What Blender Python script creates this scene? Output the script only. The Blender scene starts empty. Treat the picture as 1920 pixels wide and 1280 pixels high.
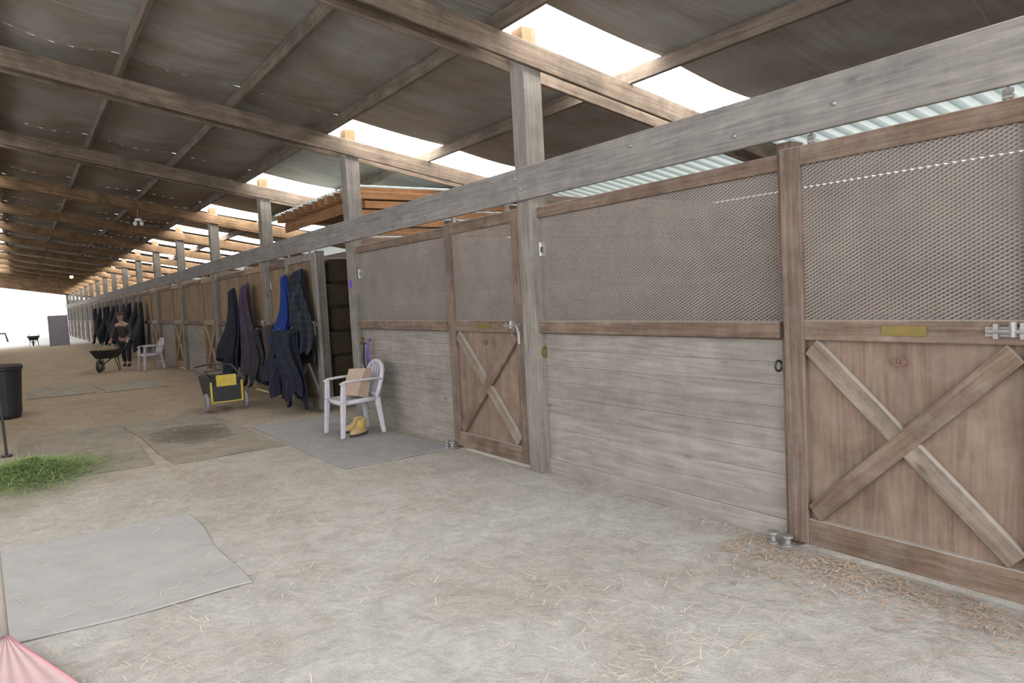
import bpy, bmesh, math, random
from mathutils import Vector, Matrix
random.seed(7)
scene = bpy.context.scene
COL = scene.collection
pi = math.pi
scene.view_settings.view_transform = 'Standard'
scene.view_settings.look = 'None'

# ------------------------------------------------------------ materials
def newmat(name):
    m = bpy.data.materials.new(name); m.use_nodes = True
    nt = m.node_tree
    for n in list(nt.nodes): nt.nodes.remove(n)
    out = nt.nodes.new('ShaderNodeOutputMaterial')
    b = nt.nodes.new('ShaderNodeBsdfPrincipled')
    nt.links.new(b.outputs[0], out.inputs[0])
    return m, nt, b, out
def N(nt, t, **k):
    n = nt.nodes.new(t)
    for a, v in k.items(): setattr(n, a, v)
    return n
def mixc(nt, fac, a, b, blend='MIX'):
    n = N(nt, 'ShaderNodeMix', data_type='RGBA', blend_type=blend)
    for sock, val in ((n.inputs[0], fac), (n.inputs[6], a), (n.inputs[7], b)):
        if isinstance(val, bpy.types.NodeSocket): nt.links.new(val, sock)
        elif isinstance(val, (int, float)): sock.default_value = val
        else: sock.default_value = (*val, 1)
    return n.outputs[2]
def math_(nt, op, a, b=0.0, clamp=False):
    n = N(nt, 'ShaderNodeMath', operation=op); n.use_clamp = clamp
    for i, v in ((0, a), (1, b)):
        if isinstance(v, bpy.types.NodeSocket): nt.links.new(v, n.inputs[i])
        else: n.inputs[i].default_value = v
    return n.outputs[0]
def ramp(nt, fac, stops):
    r = N(nt, 'ShaderNodeValToRGB'); nt.links.new(fac, r.inputs[0])
    e = r.color_ramp.elements
    while len(e) < len(stops): e.new(0.5)
    for el, (p, c) in zip(e, stops):
        el.position = p; el.color = (*c, 1) if not isinstance(c, (int, float)) else (c, c, c, 1)
    return r.outputs[0]
def noise(nt, vec, scale, detail=4, rough=.6, dist=0):
    n = N(nt, 'ShaderNodeTexNoise'); n.inputs['Scale'].default_value = scale
    n.inputs['Detail'].default_value = detail; n.inputs['Roughness'].default_value = rough
    n.inputs['Distortion'].default_value = dist
    nt.links.new(vec, n.inputs['Vector']); return n.outputs[0]
def objvec(nt, scale=(1, 1, 1), rand=True, island=False):
    tc = N(nt, 'ShaderNodeTexCoord'); v = tc.outputs['Object']
    if rand:
        oi = N(nt, 'ShaderNodeObjectInfo')
        mu = N(nt, 'ShaderNodeVectorMath', operation='MULTIPLY_ADD')
        cx = N(nt, 'ShaderNodeCombineXYZ')
        for i in range(3): nt.links.new(oi.outputs['Random'], cx.inputs[i])
        nt.links.new(cx.outputs[0], mu.inputs[0]); mu.inputs[1].default_value = (17, 31, 23)
        nt.links.new(v, mu.inputs[2]); v = mu.outputs[0]
    if island:
        ge = N(nt, 'ShaderNodeNewGeometry')
        mu = N(nt, 'ShaderNodeVectorMath', operation='MULTIPLY_ADD')
        cx = N(nt, 'ShaderNodeCombineXYZ')
        for i in range(3): nt.links.new(ge.outputs['Random Per Island'], cx.inputs[i])
        nt.links.new(cx.outputs[0], mu.inputs[0]); mu.inputs[1].default_value = (29, 41, 19)
        nt.links.new(v, mu.inputs[2]); v = mu.outputs[0]
    mp = N(nt, 'ShaderNodeMapping'); mp.inputs['Scale'].default_value = scale
    nt.links.new(v, mp.inputs['Vector']); return mp.outputs[0]
def bump(nt, b, h, s=.3, d=.01):
    n = N(nt, 'ShaderNodeBump'); n.inputs['Strength'].default_value = s; n.inputs['Distance'].default_value = d
    nt.links.new(h, n.inputs['Height']); nt.links.new(n.outputs[0], b.inputs['Normal'])

def wood(name, dark, light, axis, dust=.6, across=16, island=.25, knots=True, blotch=.35, dustcol=(.44, .405, .37), rings=0, contours=11):
    m, nt, b, out = newmat(name)
    sc = [across] * 3; sc['xyz'.index(axis)] = 0.7
    v = objvec(nt, sc, True, True)
    g = noise(nt, v, 2.2, 6, .65, .9)
    if rings:
        sr = [6.0] * 3; sr['xyz'.index(axis)] = 0.4
        f = noise(nt, objvec(nt, sr, True, True), 1.0, 1.5, .4, .2)
        fr = math_(nt, 'FRACT', math_(nt, 'MULTIPLY', f, contours))
        tri = math_(nt, 'ABSOLUTE', math_(nt, 'SUBTRACT', fr, .5))
        g = math_(nt, 'ADD', math_(nt, 'MULTIPLY', g, 1 - rings), math_(nt, 'MULTIPLY', math_(nt, 'ADD', tri, .25), rings))
    col = ramp(nt, g, [(.3, dark), (.52, tuple((a + c) / 2 for a, c in zip(dark, light))), (.72, light)])
    v2 = objvec(nt, (1.0, 1.0, 1.0))
    bl = noise(nt, v2, 2.4, 4, .7, .3)
    blr = ramp(nt, bl, [(.35, 1 - blotch), (.65, 1.0)])
    col = mixc(nt, 1.0, col, blr, 'MULTIPLY')
    if knots:
        sk = [6.0] * 3; sk['xyz'.index(axis)] = 2.0
        vo = N(nt, 'ShaderNodeTexVoronoi'); vo.inputs['Scale'].default_value = .9
        nt.links.new(objvec(nt, sk, True, True), vo.inputs['Vector'])
        k = ramp(nt, vo.outputs['Distance'], [(.0, 1.0), (.10, 0.0)])
        col = mixc(nt, math_(nt, 'MULTIPLY', k, .75), col, tuple(c * .35 for c in dark))
    ge = N(nt, 'ShaderNodeNewGeometry')
    if island:
        isl = math_(nt, 'ADD', math_(nt, 'MULTIPLY', ge.outputs['Random Per Island'], island), 1 - island * .6)
        cx = N(nt, 'ShaderNodeCombineColor')
        for i in range(3): nt.links.new(isl, cx.inputs[i])
        col = mixc(nt, 1.0, col, cx.outputs[0], 'MULTIPLY')
    if dust:
        sx = N(nt, 'ShaderNodeSeparateXYZ'); nt.links.new(ge.outputs['Normal'], sx.inputs[0])
        d = math_(nt, 'MULTIPLY', math_(nt, 'SUBTRACT', sx.outputs[2], .3, True), dust * 1.5, True)
        d2 = math_(nt, 'ADD', d, math_(nt, 'MULTIPLY', ramp(nt, noise(nt, v2, 5, 5, .7), [(.45, 0.0), (.8, 1.0)]), dust * .35), True)
        col = mixc(nt, d2, col, dustcol)
    nt.links.new(col, b.inputs['Base Color']); b.inputs['Roughness'].default_value = .88
    b.inputs['Specular IOR Level'].default_value = .2
    bump(nt, b, g, .4, .004)
    return m

def plain(name, col, rough=.6, metal=0, var=.15, scale=12, spec=.4, dust=0, dustcol=(.42, .38, .33), stain=False):
    m, nt, b, out = newmat(name)
    v = objvec(nt); n = noise(nt, v, scale, 5, .65)
    c = ramp(nt, n, [(.3, tuple(x * (1 - var) for x in col)), (.7, tuple(min(1, x * (1 + var)) for x in col))])
    if dust:
        n2 = noise(nt, v, 3.5, 6, .75)
        c = mixc(nt, math_(nt, 'MULTIPLY', ramp(nt, n2, [(.38, 0.0), (.68, 1.0)]), dust), c, dustcol)
    if stain:
        ln = N(nt, 'ShaderNodeVectorMath', operation='LENGTH'); nt.links.new(objvec(nt, (1.1, .75, 1), False), ln.inputs[0])
        dd = math_(nt, 'ADD', ln.outputs['Value'], math_(nt, 'MULTIPLY', noise(nt, objvec(nt, (1, 1, 1), False), 3, 5, .7), .9))
        c = mixc(nt, ramp(nt, dd, [(.6, .8), (1.0, .4), (1.7, 0.0)]), c, (.085, .07, .056))
    nt.links.new(c, b.inputs['Base Color'])
    b.inputs['Roughness'].default_value = rough; b.inputs['Metallic'].default_value = metal
    b.inputs['Specular IOR Level'].default_value = spec
    bump(nt, b, n, .12, .004)
    return m

GREY_Y = wood('grey_wood_y', (.14, .126, .116), (.28, .256, .24), 'y', blotch=.2)
GREY_Z = wood('grey_wood_z', (.135, .12, .104), (.26, .235, .208), 'z', across=12, blotch=.25)
SIDING = wood('siding_wood', (.19, .164, .142), (.31, .282, .25), 'y', island=.2, across=10, rings=.3, blotch=.16, dust=.7)
RAFT = wood('rafter_wood', (.09, .066, .05), (.23, .175, .13), 'x', dust=.2, blotch=.45)
RAFT_LIT = wood('warm_lit_rafter_wood', (.13, .078, .044), (.30, .19, .105), 'x', dust=.1, blotch=.5)  # rafter wood with the warm skylight glow put into its colour
PURL = wood('purlin_wood', (.085, .067, .052), (.21, .165, .125), 'y', dust=.2)
BRN_Y = wood('brown_wood_y', (.10, .064, .046), (.22, .153, .113), 'y', blotch=.32, dust=.6)
BRN_Z = wood('brown_wood_z', (.10, .067, .05), (.21, .153, .12), 'z', blotch=.32, dust=.5)
PALE_Y = wood('dusty_brown_wood_y', (.14, .105, .08), (.26, .205, .165), 'y', blotch=.3, dust=.75)
PLY = wood('door_plywood', (.14, .094, .07), (.26, .183, .138), 'z', across=7, dust=.45, knots=False, rings=.22, contours=14, blotch=.25)
TANPLY = wood('tan_plywood', (.19, .125, .075), (.31, .215, .137), 'z', across=5, dust=.2, knots=False, blotch=.3)
TAN_Y = wood('tan_wood_y', (.22, .155, .10), (.36, .265, .18), 'y', dust=.4, blotch=.2)
MIDPLY = wood('brown_plywood', (.14, .085, .052), (.25, .165, .105), 'z', across=5, dust=.2, knots=False, blotch=.3)
INNER_X = wood('inner_planks_x', (.15, .112, .09), (.26, .205, .168), 'x', island=.25, dust=.3, blotch=.12, knots=False)
INNER_Y = wood('inner_planks_y', (.17, .13, .108), (.28, .225, .188), 'y', island=.2, dust=.3, blotch=.1, knots=False)
ORANGE = wood('fresh_lumber', (.17, .08, .036), (.31, .16, .075), 'x', dust=.1, blotch=.3)
ORANGE_Y = wood('fresh_lumber_y', (.17, .08, .036), (.31, .16, .075), 'y', dust=.1, blotch=.3)
BLOCK = wood('lit_block_wood', (.13, .075, .04), (.22, .14, .075), 'z', dust=.1)
STEEL = plain('galvanised_steel', (.28, .27, .26), .5, .6)
MESHM = plain('expanded_metal', (.25, .222, .2), .85, .0, var=.15, scale=3)
DARKM = plain('dark_metal', (.05, .05, .05), .5, .5)
BRASS = plain('brass', (.17, .125, .035), .5, .4)
COPPER = plain('copper_tag', (.14, .078, .057), .6, .1)
COPPERD = plain('tag_number_dark', (.07, .03, .022), .6, .1)
WHITEPL = plain('white_plastic', (.44, .42, .46), .5, var=.06, dust=.45, dustcol=(.34, .31, .30))
BLACKPL = plain('black_plastic', (.018, .018, .02), .5)
YELLOW = plain('yellow_paint', (.50, .35, .015), .5, dust=.4)
RUBBER = plain('rubber_mat', (.33, .317, .308), .9, var=.08, scale=6, dust=.6, spec=.12, dustcol=(.41, .385, .36))
RUBBERD = plain('grey_rubber_mat', (.27, .262, .262), .9, var=.1, scale=6, dust=.5, spec=.12, dustcol=(.36, .345, .33))
RUBBER2 = plain('dirty_rubber_mat', (.235, .205, .168), .92, var=.2, scale=3, dust=.55, spec=.1, dustcol=(.35, .30, .24))
RUBBER3 = plain('stained_rubber_mat', (.235, .205, .168), .92, var=.2, scale=3, dust=.55, spec=.1, dustcol=(.35, .30, .24), stain=True)
PAPER = plain('kraft_paper', (.36, .26, .20), .8, var=.08)
NAVY = plain('navy_cloth', (.018, .020, .031), .95, var=.35, dust=.15, dustcol=(.09, .09, .10), spec=.1)
BLUE = plain('blue_cloth', (.014, .035, .16), .9, spec=.15)
PURPLE = plain('purple_cloth', (.05, .037, .058), .95, var=.3, dust=.2, dustcol=(.12, .10, .125), spec=.1)
BROWNC = plain('brown_cloth', (.045, .033, .032), .9, var=.3)
BLACKC = plain('black_cloth', (.02, .02, .025), .9, var=.4)
LILAC = plain('purple_rope', (.14, .06, .32), .7)
PINK = plain('pink_plastic', (.50, .33, .34), .5, var=.05, dust=.3)
PINKR = plain('red_pink_plastic', (.52, .19, .22), .5, var=.05)
HAY = plain('hay', (.065, .048, .026), .9, var=.5, scale=40)  # dark tone puts the shade of the stall into the hay colour
HAYL = plain('loose_hay', (.20, .16, .08), .9, var=.5, scale=40)
ORG = plain('orange_plastic', (.55, .18, .05), .5)
SKIN = plain('skin', (.35, .22, .17), .6)
HAIR = plain('hair', (.25, .19, .12), .8)
WHITEC = plain('white_card', (.6, .59, .56), .6)
YBOOT = plain('yellow_rubber', (.42, .27, .07), .6, dust=.6)
TYRE = plain('grey_tyre', (.2, .2, .2), .8)
CONC = plain('pale_stick_wood', (.34, .30, .26), .8)
LILG = plain('grey_panel', (.24, .23, .27), .8)

def plaid(name, base, line):
    m, nt, b, out = newmat(name)
    tc = N(nt, 'ShaderNodeTexCoord')
    res = None
    for ax in ('Y', 'Z'):
        w = N(nt, 'ShaderNodeTexWave', wave_type='BANDS', bands_direction=ax)
        w.inputs['Scale'].default_value = 3.0; nt.links.new(tc.outputs['Object'], w.inputs[0])
        r = ramp(nt, w.outputs[1], [(.8, 0.0), (.9, 1.0)])
        res = r if res is None else mixc(nt, .5, res, r, 'ADD')
    c = mixc(nt, math_(nt, 'MULTIPLY', res, .5), base, line)
    nt.links.new(c, b.inputs['Base Color']); b.inputs['Roughness'].default_value = .95
    b.inputs['Specular IOR Level'].default_value = .1
    return m
PLAID = plaid('plaid_cloth', (.019, .021, .028), (.045, .05, .06))

def emis(name, col, s):
    m, nt, b, out = newmat(name)
    e = N(nt, 'ShaderNodeEmission'); e.inputs[0].default_value = (*col, 1); e.inputs[1].default_value = s
    nt.links.new(e.outputs[0], out.inputs[0]); return m
SKYL = emis('skylight_fibreglass', (1, .98, .94), 18)
BULB = emis('bulb', (1, .6, .1), 12)

def ceilmat():
    m, nt, b, out = newmat('insulation_sheet')
    v = objvec(nt, (.5, 4, 1), False)
    n = noise(nt, v, 2, 5, .65, .3)
    n2 = noise(nt, objvec(nt, (1, 1, 1), False), .7, 5, .65, .3)
    c = ramp(nt, n, [(.3, (.215, .203, .19)), (.7, (.28, .268, .256))])
    st = ramp(nt, n2, [(.38, (.72, .62, .51)), (.58, (1, 1, 1))])
    c = mixc(nt, 1.0, c, st, 'MULTIPLY')
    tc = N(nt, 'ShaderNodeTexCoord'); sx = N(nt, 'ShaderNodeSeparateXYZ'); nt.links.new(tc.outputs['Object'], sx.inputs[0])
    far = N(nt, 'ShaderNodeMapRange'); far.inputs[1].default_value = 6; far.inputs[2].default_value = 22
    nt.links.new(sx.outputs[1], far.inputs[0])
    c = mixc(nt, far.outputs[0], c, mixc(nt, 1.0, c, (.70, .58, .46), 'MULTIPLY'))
    n3 = noise(nt, objvec(nt, (1, 1, 1), False), .6, 1, .5, 0)
    wob = math_(nt, 'ADD', sx.outputs[1], math_(nt, 'MULTIPLY', n3, .5))
    fr = math_(nt, 'FRACT', math_(nt, 'MULTIPLY', wob, 1 / 1.35))
    line = ramp(nt, fr, [(.0, 1.0), (.018, 0.0)])
    c = mixc(nt, math_(nt, 'MULTIPLY', line, .35), c, (.45, .42, .38))
    nt.links.new(c, b.inputs['Base Color']); b.inputs['Roughness'].default_value = .6
    bump(nt, b, noise(nt, objvec(nt, (.8, 6, 1), False), 2.2, 3, .5, .6), .45, .03)
    return m
CEIL = ceilmat()

def corrmat():
    m, nt, b, out = newmat('corrugated_translucent')
    tc = N(nt, 'ShaderNodeTexCoord'); sx = N(nt, 'ShaderNodeSeparateXYZ'); nt.links.new(tc.outputs['Object'], sx.inputs[0])
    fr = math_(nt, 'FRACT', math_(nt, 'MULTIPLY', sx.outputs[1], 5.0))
    c = ramp(nt, fr, [(.0, (.22, .27, .27)), (.10, (.55, .63, .615)), (.45, (.66, .73, .71)), (.62, (.45, .53, .52)), (.9, (.32, .39, .39)), (1.0, (.22, .27, .27))])  # light and shade of the ridges painted as stripes
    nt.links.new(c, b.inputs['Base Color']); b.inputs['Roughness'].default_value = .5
    nt.links.new(c, b.inputs['Emission Color']); b.inputs['Emission Strength'].default_value = .6  # emission stands in for daylight coming through the sheet
    return m
CORR = corrmat()

def groundmat():
    m, nt, b, out = newmat('dirt_ground')
    v = objvec(nt, (1, 1, 1), False)
    n1 = noise(nt, v, 1.1, 6, .7, .4); n2 = noise(nt, v, 20, 8, .8); n3 = noise(nt, v, 95, 3, .7); n4 = noise(nt, v, 6, 5, .7, .8)
    c = ramp(nt, n1, [(.3, (.42, .385, .34)), (.55, (.50, .475, .44)), (.75, (.555, .54, .525))])
    c = mixc(nt, .6, c, ramp(nt, n2, [(.3, .72), (.62, 1.08)]), 'MULTIPLY')
    c = mixc(nt, .5, c, ramp(nt, n3, [(.3, .62), (.6, 1.08)]), 'MULTIPLY')
    c = mixc(nt, .7, c, ramp(nt, n4, [(.35, .78), (.6, 1.05)]), 'MULTIPLY')
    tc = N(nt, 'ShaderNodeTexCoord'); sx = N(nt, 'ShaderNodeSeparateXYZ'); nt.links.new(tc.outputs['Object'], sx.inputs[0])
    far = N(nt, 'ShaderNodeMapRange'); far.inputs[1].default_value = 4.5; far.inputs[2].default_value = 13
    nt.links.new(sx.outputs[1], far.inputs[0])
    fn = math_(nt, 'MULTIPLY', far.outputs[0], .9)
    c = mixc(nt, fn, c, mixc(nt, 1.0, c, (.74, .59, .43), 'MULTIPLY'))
    end_glare = N(nt, 'ShaderNodeMapRange'); end_glare.inputs[1].default_value = 49; end_glare.inputs[2].default_value = 56
    nt.links.new(sx.outputs[1], end_glare.inputs[0])
    c = mixc(nt, end_glare.outputs[0], c, (.74, .73, .71))  # floor painted paler as daylight glare towards the far end
    nt.links.new(c, b.inputs['Base Color']); b.inputs['Roughness'].default_value = .95; b.inputs['Specular IOR Level'].default_value = .1
    h = math_(nt, 'ADD', math_(nt, 'ADD', math_(nt, 'MULTIPLY', n2, .6), math_(nt, 'MULTIPLY', n3, .3)), math_(nt, 'MULTIPLY', n4, 1.6))
    bump(nt, b, h, .6, .035)
    return m
GROUND = groundmat()
STRAW = plain('straw', (.60, .53, .40), .8, var=.3, scale=2)
CHIP = plain('wood_chip', (.42, .31, .23), .8, var=.35, scale=2)
GRASS = plain('cut_grass', (.18, .27, .08), .85, var=.45, scale=3, dust=.3, dustcol=(.32, .33, .15))

# ------------------------------------------------------------ mesh builder
class M:
    def __init__(s): s.v = []; s.f = []
    def add(s, vs, fs):
        o = len(s.v); s.v += [tuple(v) for v in vs]; s.f += [tuple(i + o for i in f) for f in fs]; return s
    def hexa(s, vs):
        return s.add(vs, [(0, 3, 2, 1), (4, 5, 6, 7), (0, 1, 5, 4), (1, 2, 6, 5), (2, 3, 7, 6), (3, 0, 4, 7)])
    def box(s, x0, x1, y0, y1, z0, z1):
        return s.hexa([(x0, y0, z0), (x1, y0, z0), (x1, y1, z0), (x0, y1, z0), (x0, y0, z1), (x1, y0, z1), (x1, y1, z1), (x0, y1, z1)])
    def taper(s, p0, p1, s0, s1):
        vs = []
        for p, z in ((p0, s0), (p1, s1)):
            for a, b in ((-1, -1), (1, -1), (1, 1), (-1, 1)): vs.append((p[0] + a * z[0] / 2, p[1] + b * z[1] / 2, p[2]))
        return s.hexa(vs)
    def tube(s, pts, r, n=8, flat=1.0):
        pts = [Vector(p) for p in pts]; rs = r if isinstance(r, (list, tuple)) else [r] * len(pts)
        up = Vector((0, 0, 1)); vs = []; fs = []; prev = None
        for i, p in enumerate(pts):
            t = (pts[min(i + 1, len(pts) - 1)] - pts[max(i - 1, 0)]).normalized()
            if prev is None:
                a = t.cross(up)
                if a.length < .05: a = t.cross(Vector((1, 0, 0)))
                a.normalize()
            else:
                a = (prev - t * prev.dot(t)).normalized()
            prev = a; b = t.cross(a)
            for k in range(n):
                an = 2 * pi * k / n; vs.append(p + a * math.cos(an) * rs[i] + b * math.sin(an) * rs[i] * flat)
        for i in range(len(pts) - 1):
            for k in range(n):
                k2 = (k + 1) % n; fs.append((i * n + k, i * n + k2, (i + 1) * n + k2, (i + 1) * n + k))
        fs.append(tuple(range(n))[::-1]); fs.append(tuple((len(pts) - 1) * n + k for k in range(n)))
        return s.add(vs, fs)
    def ring(s, c, R, r, axis='y', n=24, m=8, sx=1.0):
        vs = []; fs = []
        for i in range(n):
            a = 2 * pi * i / n
            for k in range(m):
                b = 2 * pi * k / m; q = R + r * math.cos(b); h = r * math.sin(b) * sx
                p = {'y': (q * math.cos(a), h, q * math.sin(a)), 'x': (h, q * math.cos(a), q * math.sin(a)), 'z': (q * math.cos(a), q * math.sin(a), h)}[axis]
                vs.append((c[0] + p[0], c[1] + p[1], c[2] + p[2]))
        for i in range(n):
            for k in range(m):
                i2 = (i + 1) % n; k2 = (k + 1) % m
                fs.append((i * m + k, i * m + k2, i2 * m + k2, i2 * m + k))
        return s.add(vs, fs)
    def ell(s, c, r, n=12, m=8):
        vs = []; fs = []
        for j in range(m + 1):
            t = pi * j / m
            for i in range(n):
                a = 2 * pi * i / n
                vs.append((c[0] + r[0] * math.sin(t) * math.cos(a), c[1] + r[1] * math.sin(t) * math.sin(a), c[2] + r[2] * math.cos(t)))
        for j in range(m):
            for i in range(n):
                i2 = (i + 1) % n; fs.append((j * n + i, (j + 1) * n + i, (j + 1) * n + i2, j * n + i2))
        return s.add(vs, fs)
    def lathe(s, prof, n=20, c=(0, 0, 0)):
        vs = []; fs = []
        for r, z in prof:
            for i in range(n):
                a = 2 * pi * i / n; vs.append((c[0] + r * math.cos(a), c[1] + r * math.sin(a), c[2] + z))
        for j in range(len(prof) - 1):
            for i in range(n):
                i2 = (i + 1) % n; fs.append((j * n + i, j * n + i2, (j + 1) * n + i2, (j + 1) * n + i))
        return s.add(vs, fs)
    def grid(s, fn, nu, nv, closed=False):
        vs = [fn(i / (nu if closed else nu - 1 or 1), j / (nv - 1)) for j in range(nv) for i in range(nu)]; fs = []
        for j in range(nv - 1):
            for i in range(nu if closed else nu - 1):
                i2 = (i + 1) % nu; fs.append((j * nu + i, j * nu + i2, (j + 1) * nu + i2, (j + 1) * nu + i))
        return s.add(vs, fs)
    def obj(s, name, mat, loc=(0, 0, 0), parent=None, rot=None, smooth=False, bevel=0, solid=0, sub=0, **props):
        me = bpy.data.meshes.new(name); me.from_pydata(s.v, [], s.f); me.validate(); me.update()
        bm = bmesh.new(); bm.from_mesh(me); bmesh.ops.recalc_face_normals(bm, faces=bm.faces); bm.to_mesh(me); bm.free()
        if smooth:
            for p in me.polygons: p.use_smooth = True
        me.materials.append(mat)
        o = bpy.data.objects.new(name, me); o.location = loc
        if rot: o.rotation_euler = rot
        COL.objects.link(o)
        if parent: o.parent = parent
        if solid:
            d = o.modifiers.new('solid', 'SOLIDIFY'); d.thickness = solid; d.offset = 0
        if bevel:
            d = o.modifiers.new('bevel', 'BEVEL'); d.width = bevel; d.segments = 1; d.limit_method = 'ANGLE'
        if sub:
            d = o.modifiers.new('sub', 'SUBSURF'); d.levels = sub; d.render_levels = sub
        for k, v in props.items(): o[k] = v
        return o
def empty(name, loc, label, cat, group=None, rz=0):
    o = bpy.data.objects.new(name, None); o.location = loc; o.rotation_euler = (0, 0, rz); o.empty_display_size = .1
    o['label'] = label; o['category'] = cat
    if group: o['group'] = group
    COL.objects.link(o); return o
def dup(root, loc, rz=None, label=None):
    def rec(o, par):
        c = o.copy(); COL.objects.link(c)
        if par is not None:
            c.parent = par; c.matrix_parent_inverse = Matrix.Identity(4)
        for ch in list(o.children):
            rec(ch, c)
        return c
    c = rec(root, None); c.location = loc
    if rz is not None: c.rotation_euler = (0, 0, rz)
    if label: c['label'] = label
    return c

# ------------------------------------------------------------ layout
SP = 4.05
def P(i): return 5.08 + SP * i
YEND = 74.3
NB = 17
SL = .18
def zr(x): return 4.58 - SL * x
BETA = math.atan(SL)

# floor
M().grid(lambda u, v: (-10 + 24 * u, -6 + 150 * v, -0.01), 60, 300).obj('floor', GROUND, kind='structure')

# ceiling (insulation sheet) with skylight gaps
PX = [-3.65, -2.45, -1.25, -.05, 1.15, 2.35, 3.5, 4.98, 6.4]
def sagz(x, y):
    s = 0
    for a, b in zip(PX[:-1], PX[1:]):
        if a <= x <= b: s = math.sin(pi * (x - a) / (b - a))
    if x > 3.5: s *= .45
    w = .6 + .4 * math.sin(y * 2.3 + x) * math.sin(y * .9)
    return zr(x) + .004 - .085 * s * w + .012 * s * math.sin(y * 9 + x * 2)
cm = M()
def patch(x0, x1, y0, y1):
    nx = max(3, int((x1 - x0) / .16)); ny = max(3, int((y1 - y0) / .15))
    cm.grid(lambda u, v: (x0 + (x1 - x0) * u, y0 + (y1 - y0) * v, sagz(x0 + (x1 - x0) * u, y0 + (y1 - y0) * v)), nx, ny)
ys = -2.5; wn = 1
for i in range(-1, NB + 1):
    a, b = P(i) - .40, P(i) + .66
    if b > YEND: break
    opn = P(i) > 50  # left ceiling omitted from here on to brighten the far floor
    patch(-4.5 if not opn else -.6, 6.45, ys, a)
    if not opn: patch(-4.5, -1.2, a, b)
    patch(-.15 if not opn else -.6, 3.62, a, b)
    for x0, x1 in ((3.62, 6.45), (-1.2, -.15)):
        if opn and x0 < 0: continue
        M().grid(lambda u, v: (x0 + (x1 - x0) * u, a + (b - a) * v, zr(x0 + (x1 - x0) * u) + .015 + .012 * math.sin(v * 12 * pi)), 8, 30).obj('window_%d' % wn, SKYL, smooth=True, kind='structure'); wn += 1
    ys = b
patch(-.6, 6.45, ys, YEND)
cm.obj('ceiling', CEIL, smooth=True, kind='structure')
TL = YEND + 2.5
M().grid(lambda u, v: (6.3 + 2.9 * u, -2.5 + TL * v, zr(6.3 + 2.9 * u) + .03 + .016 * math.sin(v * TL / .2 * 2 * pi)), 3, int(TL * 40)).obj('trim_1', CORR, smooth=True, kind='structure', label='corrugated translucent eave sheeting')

# posts
post = M().box(0, .19, 0, .2, -.05, 3.74).obj('wooden_post', GREY_Z, (3.74, P(0), 0), bevel=.006, label='weathered grey square timber post beside a stall door', category='post', group='aisle posts')
for i in range(-1, NB + 1):
    if i == 0: continue
    o = post.copy(); o.location = (3.74, P(i), 0); COL.objects.link(o)
# post-top blocks
blk = M().box(0, .15, 0, .16, 0, .15).obj('wood_block', BLOCK, (3.76, P(0) + .02, 3.74), bevel=.005, label='pale timber packing block on top of a post under the roof', category='wood block', group='post top blocks')
for i in range(1, NB): 
    o = blk.copy(); o.location = (3.76, P(i) + .02, 3.74); COL.objects.link(o)

# header beams
for a in [-2.9 + 8.1 * j for j in range(10)]:
    b = min(a + 8.095, YEND)
    if a >= YEND: break
    h = M().box(0, .04, 0, b - a, 0, .28)
    h.obj('header_beam', GREY_Y, (3.70, a, 2.41), bevel=.004, label='long weathered grey header plank bolted across the posts', category='beam', group='header planks')
# header bolts
bolt = M().ell((0, 0, 0), (.012, .016, .016), 10, 6)
bo = bolt.obj('carriage_bolt', STEEL, (3.698, P(0) + .06, 2.50), smooth=True, label='round steel bolt head on the grey header plank', category='bolt', group='header bolts')
for i in range(-1, 5):
    for dy, dz in ((.06, .09), (.14, .19), (-1.3, .2), (-2.2, .08), (1.2, .12)):
        if i == 0 and dy == .06: continue
        o = bo.copy(); o.location = (3.698, P(i) + dy, 2.41 + dz); COL.objects.link(o)

# rafters
RL = 12.2 / math.cos(BETA)
raf = M().box(0, RL, 0, .04, 0, .2).obj('rafter_beam', RAFT, (-4.3, P(0) - .04, 4.22 + SL * 4.3), rot=(0, BETA, 0), bevel=.004, label='brown sloping roof rafter bolted to a post', category='rafter', group='roof rafters')
for i in range(-1, NB + 1):
    for d in (-.04, .2):
        if i == 0 and d < 0: continue
        o = raf.copy(); o.location = (-4.3, P(i) + d, 4.22 + SL * 4.3); COL.objects.link(o)
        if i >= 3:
            o.material_slots[0].link = 'OBJECT'; o.material_slots[0].material = RAFT_LIT
# purlins
pm = M().box(-.025, .025, 0, TL, 0, .135).obj('purlin', PURL, (PX[1], -2.5, zr(PX[1]) - .157), bevel=.003, label='weathered roof purlin running the length of the barn', category='purlin', group='roof purlins')
for x in PX[2:]:
    c = pm.copy(); c.location = (x, -2.5, zr(x) - .157); COL.objects.link(c)

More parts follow.
